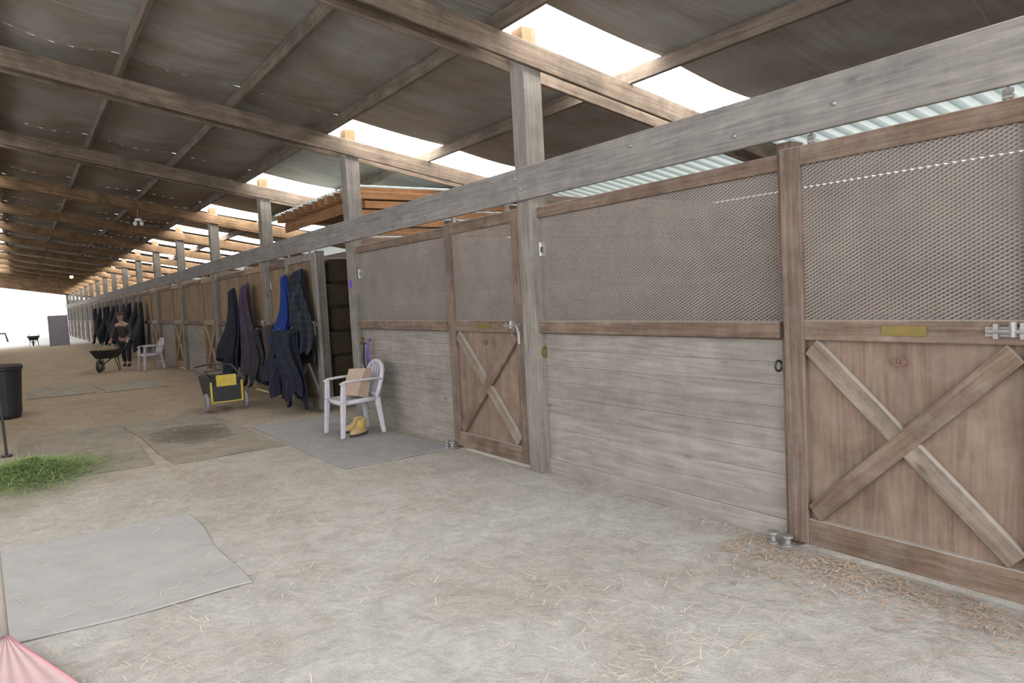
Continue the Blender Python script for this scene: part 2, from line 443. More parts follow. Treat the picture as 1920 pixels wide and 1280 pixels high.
# ------------------------------------------------------------ stall doors
W = 1.38
def expanded(y0, y1, z0, z1, x=0.0, dy=.040, dz=.0205, w=.0082):
    m = M(); hy, hz = dy / 2, dz / 2
    ny = int((y1 - y0) / hy); nz = int((z1 - z0) / hz)
    hy = (y1 - y0) / ny; hz = (z1 - z0) / nz
    vs = []; fs = []
    for i in range(ny):
        for j in range(nz + 1):
            if (i + j) % 2: continue
            for s in (1, -1):
                if not 0 <= j + s <= nz: continue
                ya, yb = y0 + i * hy, y0 + (i + 1) * hy; za, zb = z0 + j * hz, z0 + (j + s) * hz
                o = len(vs)
                vs += [(x + .003, ya, za - w / 2), (x - .003, ya, za + w / 2), (x - .003, yb, zb + w / 2), (x + .003, yb, zb - w / 2)]
                fs.append((o, o + 1, o + 2, o + 3))
    return m.add(vs, fs)
def make_door(loc, label, upper='mesh', text=None):
    r = empty('stall_door', loc, label, 'stall door', 'stall doors')
    tan = upper != 'mesh'
    FY = TAN_Y if tan else BRN_Y
    st = M().box(0, .05, 0, .13, .03, 2.36).obj('stile', TANPLY if tan else BRN_Z, parent=r, bevel=.004)
    o = st.copy(); o.location = (0, W - .13, 0); COL.objects.link(o)
    for nm, z0, z1 in (('top_rail', 2.25, 2.36), ('middle_rail', 1.245, 1.36), ('bottom_rail', .03, .185)):
        M().box(.002, .048, .13, W - .13, z0, z1).obj(nm, FY, parent=r, bevel=.004)
    M().box(.04, .049, .13, W - .13, .185, 1.245).obj('lower_panel', MIDPLY if tan else PLY, parent=r)
    BW = .108
    L = math.hypot(W - .26, 1.06) - BW - .005
    ph = math.atan2(1.06, W - .26)
    for s, x in ((1, .003), (-1, -.002)):
        M().box(0, .037, -L / 2, L / 2, -BW / 2, BW / 2).obj('cross_brace', FY if (tan or s < 0) else PALE_Y, (x, W / 2, .715), parent=r, rot=(s * ph, 0, 0), bevel=.003)
    if upper == 'mesh':
        expanded(.13, W - .13, 1.36, 2.25).obj('wire_mesh', MESHM, (.025, 0, 0), parent=r, label='diamond expanded metal screen')
    else:
        M().box(.025, .037, .13, W - .13, 1.36, 2.25).obj('upper_panel', TANPLY, parent=r, label='tan plywood upper panel')
    M().box(-.004, .002, W - .82, W - .59, 1.28, 1.332).obj('nameplate', BRASS, parent=r, label='small brass nameplate')
    t = M(); t.lathe([(0, -.004), (.04, -.004), (.04, .003), (0, .004)], 20)
    t = t.obj('number_tag', COPPER, (.036, W / 2 + .03, 1.14), parent=r, rot=(0, pi / 2, 0), label='oval copper number tag'); t.scale = (.65, 1.15, 1)
    if text:
        cu = bpy.data.curves.new('tag_number', 'FONT'); cu.body = text; cu.size = .036; cu.extrude = .0006; cu.align_x = 'CENTER'; cu.align_y = 'CENTER'
        cu.materials.append(COPPERD)
        to = bpy.data.objects.new('tag_number', cu); to.location = (.0315, W / 2 + .03, 1.14); to.rotation_euler = (pi / 2, 0, -pi / 2); COL.objects.link(to); to.parent = r
    # hangers
    h = M().tube([(.02, 0, 2.36), (.02, 0, 2.42)], .008, 8).tube([(.02, -.022, 2.375), (.02, .022, 2.375)], .013, 10).tube([(.02, -.02, 2.40), (.02, .02, 2.40)], .016, 6)
    h = h.obj('roller_hanger', STEEL, (0, .2, 0), parent=r, bevel=.001)
    o = h.copy(); o.location = (0, W - .2, 0); COL.objects.link(o)
    # latch
    l = M().box(-.012, 0, .05, .29, 1.285, 1.33).tube([(-.025, .28, 1.31), (-.025, .09, 1.31), (-.045, .05, 1.31), (-.045, .02, 1.25), (-.045, .02, 1.15)], .012, 8).tube([(-.025, .17, 1.285), (-.025, .17, 1.355)], .016, 8).box(-.03, -.0, .12, .14, 1.275, 1.35).box(-.03, 0, .23, .25, 1.275, 1.345)
    l.obj('latch', STEEL, parent=r)
    return r
dmesh = make_door((3.76, P(-1) + .21, 0), 'brown cross-braced sliding stall door with metal mesh top', text='12')
d0 = make_door((3.76, P(0) + .21, 0), 'brown cross-braced sliding stall door beside the grey post')
dply = make_door((3.76, P(3) + .21, 0), 'cross-braced stall door with tan plywood upper panel', 'ply')

# stall front wall sections
WL = SP - 1.60
def make_wall(loc, label, upper='mesh'):
    r = empty('stall_front', loc, label, 'stall wall', 'stall fronts')
    m = M(); z = .12
    while z < 1.24:
        h = min(.14, 1.25 - z); dx = random.uniform(-.0015, .0015)
        m.box(.02 + dx, .045 + dx, .04, WL, z, z + h - .002); z += .14
    m.obj('plank_siding', SIDING, parent=r, bevel=.0015)
    M().box(.005, .045, .04, WL, -.01, .118).obj('kick_board', SIDING, parent=r, bevel=.003)
    M().box(-.04, .1, .03, WL, 1.25, 1.35).obj('ledge_rail', BRN_Y, parent=r, bevel=.004)
    M().box(-.0, .05, .03, WL, 2.25, 2.345).obj('top_rail', BRN_Y, parent=r, bevel=.004)
    M().box(.0, .12, -.06, .04, 0, 2.41).obj('door_jamb', BRN_Z if upper == 'mesh' else GREY_Z, parent=r, bevel=.004)
    if upper == 'mesh':
        expanded(.04, WL, 1.35, 2.25).obj('wire_mesh', MESHM, (.03, 0, 0), parent=r, label='diamond expanded metal screen')
    else:
        M().box(.02, .035, .04, WL, 1.35, 2.25).obj('upper_panel', TANPLY, parent=r, label='tan plywood upper panel')
    return r
wmesh = make_wall((3.81, P(-1) + 1.60, 0), 'grey plank stall front with brown ledge and metal mesh')
w0 = dup(wmesh, (3.81, P(0) + 1.60, 0), label='grey plank stall front behind the white plastic chair')
wply = make_wall((3.81, P(2) + 1.60, 0), 'plank stall front with tan plywood upper panel', 'ply')
dup(wply, (3.81, P(-2) + 1.60, 0), label='unseen plank stall front added to block light from the entrance')  # unseen front and door, added to keep entrance light out of the stalls
dup(dply, (3.76, P(-2) + .21, 0), label='unseen cross-braced stall door added to block light from the entrance')
for i in range(1, NB):
    if i == 2: continue
    src = wply if i in (1, 3, 4, 5) else wmesh
    dup(src, (3.81, P(i) + 1.60, 0), label='plank stall front further along the aisle')
sd_ = dup(dply, (3.64, P(1) + 1.2, 0), label='slid-open stall door hung with horse blankets')
for c in sd_.children:
    if c.name.split('.')[0] in ('stile', 'top_rail', 'middle_rail', 'bottom_rail', 'cross_brace'):
        c.material_slots[0].link = 'OBJECT'; c.material_slots[0].material = GREY_Z
    if c.name.split('.')[0] == 'upper_panel':
        c.material_slots[0].link = 'OBJECT'; c.material_slots[0].material = MIDPLY
dup(dply, (3.76, P(2) + .21, 0), label='stall door with tan plywood top beside hanging blankets')
for i in range(4, NB):
    dup(dply if i < 6 else dmesh, (3.76, P(i) + .21, 0), label='cross-braced stall door further along the aisle')

# partitions and back wall
pm_ = M(); z = 0
while z < 2.4:
    pm_.box(0, 3.72, -.02, .02, z, z + .184); z += .19
part = pm_.obj('stall_partition', INNER_X, (3.94, P(0) + .1, 0), bevel=.002, label='dark brown plank partition between two stalls', category='partition wall', group='stall partitions')
for i in range(-2, 13):  # the nearest partition is unseen, added to block entrance light
    if i == 0: continue
    o = part.copy(); o.location = (3.94, P(i) + .1, 0); COL.objects.link(o)
m = M(); z = 0
while z < 2.6:
    m.box(7.7, 7.74, -2.9, YEND, z, z + .1895); z += .19
m.obj('wall_right', INNER_Y, kind='structure')
M().box(7.7, 7.74, -2.9, YEND, 2.675, 2.86).box(7.7, 7.74, -2.9, YEND, 2.861, 3.03).obj('trim_2', INNER_Y, kind='structure')
m = M(); z = 0
while z < 3.2:
    m.box(-2.94, -2.9, 9, 46, z, z + .186); z += .19
m.obj('wall_left', INNER_Y, kind='structure')  # unseen wall, height and length shaped by the daylight it lets in
m = M()
for j in range(25): m.box(3.95 + j * .15, 3.95 + j * .15 + .149, YEND - .04, YEND, 0, 3.1)
m.obj('wall_back', MIDPLY, kind='structure')
r = empty('gate_panel', (1.45, 47.5, 0), 'grey-lilac boarded gate panel by the bright barn end', 'gate')
m = M()
for j in range(6): m.box(j * .15, j * .15 + .149, 0, .03, .05, 1.75)
m.obj('boards', LILG, parent=r)
M().box(-.02, 0, -.02, .05, 0, 1.8).box(.90, .94, -.02, .05, 0, 1.8).obj('frame', LILG, parent=r)

# floor guides
g = M().lathe([(0, 0), (.035, 0), (.035, .012), (.018, .02), (.018, .05), (.034, .06), (.034, .075), (0, .078)], 16).lathe([(0, 0), (.035, 0), (.035, .012), (.018, .02), (.018, .045), (.034, .055), (.034, .07), (0, .073)], 16, (.015, -.09, 0)).box(-.03, .04, -.13, .05, -.005, .006)
gd = g.obj('door_guide_roller', STEEL, (3.70, P(-1) + 1.66, 0), smooth=False, label='small steel floor guide rollers at a stall door corner', category='door guide', group='door guides')
o = gd.copy(); o.location = (3.70, P(0) + 1.66, 0); COL.objects.link(o)

# ------------------------------------------------------------ lumber loft over stall 1
r = empty('lumber_loft', (4.02, P(1) + .32, 2.90), 'brown-orange lumber loft stacked above the stalls', 'lumber rack')
LY = 3.45
M().box(.05, .09, 0, LY, 0, .16).obj('edge_beam', ORANGE_Y, parent=r, bevel=.003)
M().box(1.95, 2.0, 0, LY, 0, .16).obj('edge_beam', ORANGE_Y, parent=r, bevel=.003)
j0 = M().box(-.14, 2.3, 0, .045, .16, .29).obj('joist', ORANGE, parent=r, bevel=.003)
for j in range(1, 12):
    o = j0.copy(); o.location = (.02 * (j % 3), j * .305, 0); COL.objects.link(o)
b0 = M().box(.02, 3.3, 0, .04, 0, .10).obj('cross_board', ORANGE, (0, -.05, .12), parent=r, bevel=.003)
for j in range(1, 6):
    o = b0.copy(); o.location = (.06 * (j % 2), -.05 + .005 * j, .12 - j * .125); COL.objects.link(o)
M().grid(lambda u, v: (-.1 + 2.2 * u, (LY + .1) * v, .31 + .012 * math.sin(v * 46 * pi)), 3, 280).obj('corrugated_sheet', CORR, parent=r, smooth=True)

# ------------------------------------------------------------ mats
def mat_(x0, x1, y0, y1, mt, lab, rz=0.0, sd=0):
    def f(u, v):
        e = min(u, 1 - u, v, 1 - v)
        return ((u - .5) * (x1 - x0) + .016 * math.sin(v * 9 + sd), (v - .5) * (y1 - y0) + .016 * math.sin(u * 7 + sd), .0 + (.003 * max(0, 1 - e / .06)) * (0.5 + .5 * math.sin(u * 9 + v * 13 + sd)))
    M().grid(f, 24, 32).obj('rubber_mat', mt, ((x0 + x1) / 2, (y0 + y1) / 2, -0.002), rot=(0, 0, rz), solid=.009, label=lab, category='rubber mat', group='rubber floor mats')
mat_(-.22, 1.0, 4.3, 6.12, RUBBER, 'clean grey rubber mat lying alone on the dirt', .0, 1)
mat_(2.5, 3.7, 6.65, 9.95, RUBBERD, 'grey rubber mat under the white plastic chair', .0, 2)
mat_(1.2, 2.4, 8.3, 11.9, RUBBER3, 'dirt-covered rubber mat with a dark damp stain', .03, 3)
mat_(-.1, 1.12, 8.45, 11.95, RUBBER2, 'dusty rubber mat under the pile of cut grass', -.02, 4)
mat_(1.4, 2.6, 17.2, 19.2, RUBBER2, 'dusty rubber mat further down the aisle', .05, 5)
mat_(.1, 1.3, 17.4, 20.2, RUBBER2, 'dusty rubber mat further down the aisle', -.03, 6)

# ------------------------------------------------------------ straw, chips, grass
def litter(name, mat, n, fn, L, w, label, cat):
    m = M(); vs = []; fs = []
    for _ in range(n):
        x, y, z = fn(); a = random.uniform(0, 2 * pi); l = random.uniform(*L) / 2; t = random.uniform(-.25, .25)
        c, s = math.cos(a), math.sin(a); o = len(vs); ww = w * random.uniform(.6, 1.3)
        zz = max(0.0, abs(t) * l)
        vs += [(x - c * l - s * ww, y - s * l + c * ww, z), (x - c * l + s * ww, y - s * l - c * ww, z),
               (x + c * l + s * ww, y + s * l - c * ww, z + zz), (x + c * l - s * ww, y + s * l + c * ww, z + zz)]
        fs.append((o, o + 1, o + 2, o + 3))
    m.add(vs, fs); return m.obj(name, mat, label=label, category=cat, kind='stuff')
def f_straw():
    while True:
        x = random.uniform(-.3, 3.75); y = 2 + 15 * random.random() ** 1.3
        if math.sin(x * 2.3 + y * .8) + math.sin(y * 2.1 - x * 1.3) > random.uniform(-2.4, 1.4): return (x, y, .005)
litter('straw_litter', STRAW, 4200, f_straw, (.015, .10), .0018, 'loose dry straw scattered over the dirt aisle floor', 'straw')
def f_chip():
    d = abs(random.gauss(0, .28)); return (3.74 - d, random.uniform(.9, 2.9), .003)
litter('wood_shavings', CHIP, 1700, f_chip, (.01, .06), .0035, 'pale wood shavings and straw along the stall door', 'wood shavings')
def f_wchip():
    d = abs(random.gauss(0, .05)); return (3.78 - d, random.uniform(2.7, 13), .003)
litter('swept_straw', STRAW, 700, f_wchip, (.01, .06), .002, 'dry straw gathered along the foot of the stall wall', 'straw')
m = M(); vs = []; fs = []
for _ in range(17000):
    a = random.uniform(0, 2 * pi); q = min(abs(random.gauss(0, .46)), 1.4)
    q *= 1 + .2 * math.sin(3 * a) + .1 * math.sin(7 * a)
    x = -.0 + q * .76 * math.cos(a); y = 8.85 + q * 1.0 * math.sin(a); z = .012 + .17 * math.exp(-q * q * 2.6) * random.random()
    d = Vector((random.gauss(0, 1), random.gauss(0, 1), random.gauss(0, .12))).normalized() * random.uniform(.04, .12)
    sd = d.cross(Vector((0, 0, 1))).normalized() * .003
    p = Vector((x, y, z)); q2 = p + d; q2.z = max(q2.z, .012); o = len(vs)
    vs += [p - sd, p + sd, q2 + sd * .4, q2 - sd * .4]; fs.append((o, o + 1, o + 2, o + 3))
m.add(vs, fs).obj('grass_pile', GRASS, label='heap of fresh green cut grass on a rubber mat', category='grass', kind='stuff')

# ------------------------------------------------------------ chair
def make_chair(loc, label):
    r = empty('plastic_chair', loc, label, 'chair', 'white plastic armchairs')
    M().grid(lambda u, v: (-.25 + .46 * u, (v - .5) * (.50 - .06 * u), .43 - .02 * math.sin(pi * u) * math.sin(pi * v) - .012 * (1 - u) ** 3), 10, 10).obj('seat', WHITEPL, parent=r, solid=.012, smooth=True)
    e = [(-.25, -.25, .41), (-.25, 0, .405), (-.25, .25, .41), (.0, .235, .42), (.21, .22, .42)]
    M().tube([(.21, -.22, .42), (0, -.235, .42)] + e, .02, 8, 1.5).obj('seat_rim', WHITEPL, parent=r, smooth=True)
    for s in (-1, 1):
        m = M().taper((-.285, s * .275, 0), (-.25, s * .262, .42), (.05, .05), (.065, .055)).taper((-.25, s * .262, .42), (-.235, s * .268, .655), (.065, .055), (.055, .045))
        m.obj('leg', WHITEPL, parent=r, bevel=.01)
        M().taper((.25, s * .25, 0), (.2, s * .215, .44), (.05, .05), (.07, .05)).obj('leg', WHITEPL, parent=r, bevel=.01)
        M().tube([(-.28, s * .27, .645), (-.22, s * .272, .665), (-.05, s * .285, .675), (.12, s * .28, .675), (.22, s * .255, .67), (.27, s * .225, .65)], [.022, .032, .034, .032, .028, .02], 8, .5).obj('armrest', WHITEPL, parent=r, smooth=True)
    rim = [(.19, -.215, .42), (.235, -.225, .55), (.272, -.225, .67), (.298, -.205, .755), (.315, -.16, .815), (.326, -.09, .85), (.33, 0, .86)]
    rim = rim + [(x, -y, z) for x, y, z in rim[::-1][1:]]
    m = M().tube(rim, .026, 8, 1.1)
    for k_ in range(-2, 3):
        y0 = k_ * .07; y1 = k_ * .08; zt = .847 - .02 * k_ * k_ * .8
        m.tube([(.205, y0, .43), (.235 + .012, y0 * 1.05, .56), (.285 + .002, y1, .71), (.322 - .005 * abs(k_), y1, zt)], .029, 8, .3)
    m.tube([(.21, -.21, .47), (.225, 0, .465), (.21, .21, .47)], .024, 6, 1.0)
    m.obj('backrest', WHITEPL, parent=r, smooth=True)
    return r
ch = make_chair((3.34, 8.36, .003), 'white plastic armchair holding a brown paper bag')
dup(ch, (3.1, 22.8, 0), label='white plastic armchair standing empty by the stalls').rotation_euler = (0, 0, .15)

# paper bag
m = M()
m.add([(-.08, -.15, 0), (.08, -.15, 0), (.08, .15, 0), (-.08, .15, 0),
       (-.072, -.16, .19), (.062, -.155, .18), (.068, .15, .2), (-.066, .158, .19),
       (-.045, -.165, .35), (.04, -.155, .37), (.045, .16, .335), (-.05, .155, .33)],
      [(0, 3, 2, 1), (0, 1, 5, 4), (1, 2, 6, 5), (2, 3, 7, 6), (3, 0, 4, 7), (4, 5, 9, 8), (5, 6, 10, 9), (6, 7, 11, 10), (7, 4, 8, 11)])
r = m.obj('paper_bag', PAPER, (3.35, 8.36, .450), rot=(0, .30, .25), solid=.004, label='crumpled brown paper bag standing on the chair seat', category='paper bag')
M().tube([(0, -.06, .33), (.0, -.05, .39), (0, .05, .39), (0, .06, .33)], .004, 6).obj('handle', PAPER, parent=r)

# boots
def boot(loc, rz):
    r = empty('rubber_boot', loc, 'yellow ankle boot standing on the mat under the chair', 'boot', 'yellow boots', rz)
    prof = [(.0, .148, .052, .03), (.03, .146, .052, .03), (.055, .125, .05, .018), (.075, .095, .047, -.008), (.1, .07, .044, -.03), (.14, .062, .042, -.038), (.16, .064, .044, -.04)]
    def sec(u, v):
        k = v * (len(prof) - 1); i = min(int(k), len(prof) - 2); f = k - i
        z, L, Wd, cx = [prof[i][q] * (1 - f) + prof[i + 1][q] * f for q in range(4)]
        a = 2 * pi * u
        return (cx + L * math.cos(a), Wd * math.sin(a), .02 + z)
    M().grid(sec, 20, 13, True).obj('upper', YBOOT, parent=r, solid=.006, smooth=True)
    M().grid(lambda u, v: (.03 + .152 * math.cos(2 * pi * u), .056 * math.sin(2 * pi * u), .026 * v), 20, 3, True).obj('sole', BROWNC, parent=r, solid=.01)
boot((3.32, 8.20, .005), pi + .5); boot((3.36, 8.42, .005), pi - .1)

# ------------------------------------------------------------ blankets
def blanket(loc, h, wy, wx, mat, folds, sd, label, strap=None, top=.34, name='horse_blanket', skew=0.0):
    def f(u, v):
        a = 2 * pi * u
        cap = min(1, v / .05) ** .5
        g = (top + (1 - top) * min(1, v * 1.25) ** .9) * cap + .02
        fo = 1 + .20 * math.sin(folds * a + sd + v * 1.2) * min(1, v * 2 + .2) + .10 * math.sin((folds * 2 + 1) * a + sd * 3 + v * 4)
        x = -wx * g * fo * (1 + math.cos(a)) * (.9 + .3 * math.sin(v * 5 + sd))
        y = wy * g * fo * math.sin(a) + skew * v * v + .05 * math.sin(v * 5 + sd)
        z = -h * v * (1 + .11 * math.sin(a * 2 + sd) + .05 * math.sin(a * 5 + sd))
        return (x, y, z)
    b = M().grid(f, 96, 44, True).obj(name, mat, loc, solid=.008, smooth=True, label=label, category='horse blanket', group='hanging horse blankets')
    M().tube([(.04, 0, -.02), (-.03, 0, .03), (-.06, 0, .0)], .006, 6).obj('hook', STEEL, parent=b)
    if strap:
        M().tube([(-wx * 1.8, -wy * .4, -h * .7), (-wx * 2.2, -wy * .45, -h * .85), (-wx * 2.1, -wy * .5, -h - strap)], .012, 6, .3).obj('strap', BLACKC, parent=b)
    return b
XF = 3.62
blanket((XF, 10.75, 2.15), 1.35, .42, .14, PLAID, 5, 1.0, 'dark grey-blue plaid horse blanket hanging over a stall door')
blanket((XF - .02, 11.5, 2.10), 1.15, .26, .09, BLUE, 4, 2.2, 'blue horse blanket hanging from a hook beside a plaid one', skew=.25)
blanket((XF - .14, 10.9, 1.25), 1.05, .42, .12, NAVY, 6, .4, 'navy quilted blanket hanging low in front of others', strap=.08, top=.75)
blanket((XF - .1, 11.7, 1.22), .95, .36, .11, NAVY, 5, 3.4, 'navy blanket folded over a rail beneath the blue one', strap=.1, top=.75)
blanket((3.66, 12.6, 1.30), .9, .32, .1, BROWNC, 5, 1.4, 'dark brown blanket hanging beside the post', top=.6)
blanket((3.68, 14.1, 2.08), 1.7, .42, .12, PURPLE, 5, .9, 'faded purple horse blanket hanging from a high hook')
blanket((3.68, 15.2, 2.02), 1.6, .46, .13, NAVY, 5, 2.9, 'dark navy horse blanket hanging on a stall front')
blanket((3.66, 13.55, 1.2), .9, .32, .1, BLACKC, 5, 1.9, 'black blanket hanging low on a stall front', top=.6)
for y, mt, hh in ((28.3, BLACKC, 1.6), (29.6, BLACKC, 1.5), (31.2, NAVY, 1.6), (33.0, BROWNC, 1.6), (35.5, PURPLE, 1.5), (36.8, BLACKC, 1.6), (39.0, NAVY, 1.6), (40.8, PLAID, 1.6), (43.0, BLACKC, 1.7), (45.5, NAVY, 1.7)):
    blanket((3.68, y, 2.05), hh, .42, .14, mt, 5, y, 'dark horse blanket hanging on a distant stall front')

# ------------------------------------------------------------ hay bales in the open stall
def bale(loc, rz):
    m = M()
    m.box(-.5, .5, -.23, .23, 0, .38)
    o = m.obj('hay_bale', HAY, loc, rot=(0, 0, rz), bevel=.04, label='tied hay bale stacked inside the dark open stall', category='hay bale', group='hay bales')
    M().box(-.2, -.19, -.235, .235, -.003, .385).obj('twine', DARKM, parent=o); M().box(.19, .2, -.235, .235, -.003, .385).obj('twine', DARKM, parent=o)
for a in range(6):  # upper tiers added to make the stall opening dark
    bale((4.62 + .03 * (a % 2), 11.3, a * .385), 0)
    bale((5.66 + .03 * (a % 2), 11.3, a * .385), .0)

# ------------------------------------------------------------ yellow garden cart
r = empty('yard_cart', (2.65, 12.05, 0), 'yellow and black two-wheeled yard cart on the dirt', 'cart')
r.scale = (.94, .94, .94)
def tub(m, x0, x1, y0, y1, z0, z1, fl):
    a = [(x0, y0), (x1, y0), (x1, y1), (x0, y1)]; b = [(x0 - fl, y0 - fl), (x1 + fl, y0 - fl), (x1 + fl, y1 + fl), (x0 - fl, y1 + fl)]
    vs = [(p[0], p[1], z0) for p in a] + [(p[0], p[1], z1) for p in b]
    m.add(vs, [(3, 2, 1, 0), (0, 1, 5, 4), (1, 2, 6, 5), (2, 3, 7, 6), (3, 0, 4, 7)])
m = M(); tub(m, -.2, .2, -.1, .75, .22, .55, .05)
m.obj('tray', BLACKPL, parent=r, solid=.02)
M().box(-.16, .16, -.175, -.15, .42, .61).box(-.26, -.23, -.17, -.13, .14, .50).box(.23, .26, -.17, -.13, .14, .50).box(-.25, .25, -.17, -.15, .15, .17).obj('front_panel', YELLOW, parent=r, bevel=.005)
M().box(-.22, .22, -.16, -.14, .18, .44).obj('lower_panel', BLACKPL, parent=r)
for s in (-1, 1):
    M().ring((0, 0, 0), .125, .032, 'x', 24, 8, 1.0).obj('tyre', TYRE, (s * .31, -.05, .157), parent=r, smooth=True)
    M().tube([(-.02, 0, 0), (.02, 0, 0)], .1, 16).obj('hub', STEEL, (s * .31, -.05, .157), parent=r)
M().tube([(-.31, -.05, .157), (.31, -.05, .157)], .01, 8).obj('axle', STEEL, parent=r)
M().tube([(-.25, -.1, .55), (-.3, .35, .62), (-.32, .8, .7), (-.1, 1.0, .72), (.1, 1.0, .72), (.32, .8, .7), (.3, .35, .62), (.25, -.1, .55)], .014, 8).tube([(-.24, -.18, .57), (-.36, -.28, .70), (-.1, -.30, .71)], .012, 8).obj('handle', DARKM, parent=r, smooth=True)

# ------------------------------------------------------------ wheelbarrow
def wheelbarrow(loc, rz, label):
    r = empty('wheelbarrow', loc, label, 'wheelbarrow', 'wheelbarrows', rz)
    m = M(); tub(m, -.25, .3, -.2, .2, .38, .62, .12)
    m.obj('tray', BLACKPL, parent=r, solid=.012, bevel=.01)
    for s in (-1, 1):
        M().tube([(-.95, s * .24, .78), (-.5, s * .22, .52), (.2, s * .15, .36), (.62, s * .06, .2)], .018, 8).obj('handle', DARKM, parent=r, smooth=True)
        M().tube([(-.2, s * .2, .4), (-.28, s * .22, .01), (-.18, s * .22, .01), (0, s * .19, .38)], .013, 8).obj('leg', DARKM, parent=r)
    M().ring((.62, 0, .2), .15, .045, 'y', 24, 8).obj('wheel', DARKM, parent=r, smooth=True)
    M().tube([(.62, -.07, .2), (.62, .07, .2)], .03, 10).obj('hub', STEEL, parent=r)
    return r
ang = math.atan2(-.90, -.43)
PERS = Vector((2.70, 25.0, 0)); D = Vector((math.cos(ang), math.sin(ang), 0))
wb = wheelbarrow(tuple(PERS + D * 1.42), ang, 'black wheelbarrow heaped with hay pushed by a person')
M().ell((0, 0, .60), (.32, .25, .12), 16, 8).obj('hay_heap', HAYL, tuple(PERS + D * 1.42), rot=(0, 0, ang), smooth=True, label='heap of loose hay in the wheelbarrow tray', category='hay', kind='stuff')
dup(wb, (.75, 51.0, 0), 1.6, 'dark wheelbarrow parked near the bright barn end')

# ------------------------------------------------------------ person (local facing +x)
def skin(name, verts, edges, radii, mat, parent=None, sub=2, loc=(0, 0, 0), rz=0):
    me = bpy.data.meshes.new(name); bm = bmesh.new(); lay = bm.verts.layers.skin.verify()
    bv = []
    for i, (v, rr) in enumerate(zip(verts, radii)):
        q = bm.verts.new(v); q[lay].radius = (rr, rr) if not isinstance(rr, tuple) else rr
        q[lay].use_root = (i == 0); bv.append(q)
    for a, b in edges: bm.edges.new((bv[a], bv[b]))
    bm.to_mesh(me); bm.free(); me.materials.append(mat)
    o = bpy.data.objects.new(name, me); o.location = loc; o.rotation_euler = (0, 0, rz); COL.objects.link(o)
    if parent: o.parent = parent
    s = o.modifiers.new('skin', 'SKIN'); s.use_smooth_shade = True
    if sub: d = o.modifiers.new('sub', 'SUBSURF'); d.levels = sub; d.render_levels = sub
    return o
V = []; E = []; R = []
def ch_(start, pts):
    p = start
    for v, rr in pts:
        V.append(v); R.append(rr); i = len(V) - 1
        if p is not None: E.append((p, i))
        p = i
    return p
ch_(None, [((0, 0, .88), .13)])
chest = ch_(0, [((.05, 0, 1.03), .12), ((.11, 0, 1.2), .135), ((.14, 0, 1.29), .12)])
neck = ch_(chest, [((.19, 0, 1.38), .05), ((.22, 0, 1.45), .065), ((.245, 0, 1.52), .088), ((.25, 0, 1.59), .07)])
for s in (-1, 1):
    w = ch_(chest, [((.14, s * .15, 1.28), .065), ((.15, s * .21, 1.17), .05), ((.2, s * .25, 1.02), .042), ((.32, s * .25, .92), .036), ((.42, s * .24, .84), .026), ((.48, s * .24, .80), .032)])
    for k_, (dx, dy, l) in enumerate(((.0, -.03, .07), (.0, -.01, .08), (.0, .012, .075), (.0, .032, .06))):
        ch_(w, [((.51, s * .24 + dy, .795), .010), ((.53, s * .24 + dy, .775), .009), ((.515, s * .24 + dy, .752), .008)])
    ch_(w, [((.48, s * .24 - s * .03, .785), .011), ((.50, s * .24 - s * .03, .76), .009)])
    ch_(0, [((.0, s * .09, .80), .095), ((.05 * s, s * .1, .47), .058), ((-.07 + .1 * s, s * .1, .12), .04), ((-.06 + .1 * s, s * .1, .05), .04), ((.06 + .1 * s, s * .1, .035), .032)])
pr = skin('person', V, E, R, SKIN, loc=tuple(PERS), rz=ang)
pr['label'] = 'person in dark work clothes and cap pushing a wheelbarrow'; pr['category'] = 'person'
jv = [(0, 0, .86), (.05, 0, 1.03), (.11, 0, 1.2), (.14, 0, 1.30)]; je = [(0, 1), (1, 2), (2, 3)]; jr = [.155, .145, .158, .13]
for s in (-1, 1):
    b0 = len(jv); jv += [(.14, s * .155, 1.285), (.15, s * .215, 1.17), (.2, s * .255, 1.02), (.32, s * .25, .92), (.38, s * .245, .872)]
    jr += [.08, .066, .055, .048, .042]; je += [(3, b0), (b0, b0 + 1), (b0 + 1, b0 + 2), (b0 + 2, b0 + 3), (b0 + 3, b0 + 4)]
skin('jacket', jv, je, jr, BROWNC, pr)
pv = [(0, 0, .9)]; pe = []; prr = [.15]
for s in (-1, 1):
    b0 = len(pv); pv += [(.0, s * .09, .78), (.05 * s, s * .1, .47), (-.07 + .1 * s, s * .1, .13)]; prr += [.11, .075, .058]
    pe += [(0, b0), (b0, b0 + 1), (b0 + 1, b0 + 2)]
    skin('shoe', [(-.08 + .1 * s, s * .1, .06), (.0 + .1 * s, s * .1, .045), (.09 + .1 * s, s * .1, .035)], [(0, 1), (1, 2)], [.055, .048, .036], BLACKC, pr)
skin('trousers', pv, pe, prr, BLACKC, pr)
M().ell((.235, 0, 1.575), (.10, .092, .095), 16, 10).obj('hair', HAIR, parent=pr, smooth=True)
M().lathe([(0, 1.69), (.06, 1.685), (.095, 1.65), (.105, 1.60), (.10, 1.60)], 20, (.24, 0, 0)).grid(lambda u, v: (.32 + .09 * u * (1 - (2 * v - 1) ** 2), (v - .5) * .15, 1.61 - .02 * u), 6, 8).obj('cap', BROWNC, parent=pr, smooth=True)
for s in (-1, 1): M().ell((.327, s * .03, 1.535), (.008, .012, .009), 8, 6).obj('eye', BLACKC, parent=pr)
M().ell((.335, 0, 1.51), (.018, .011, .018), 8, 6).obj('nose', SKIN, parent=pr, smooth=True)
M().ell((.325, 0, 1.48), (.008, .022, .005), 8, 6).obj('mouth', COPPER, parent=pr)

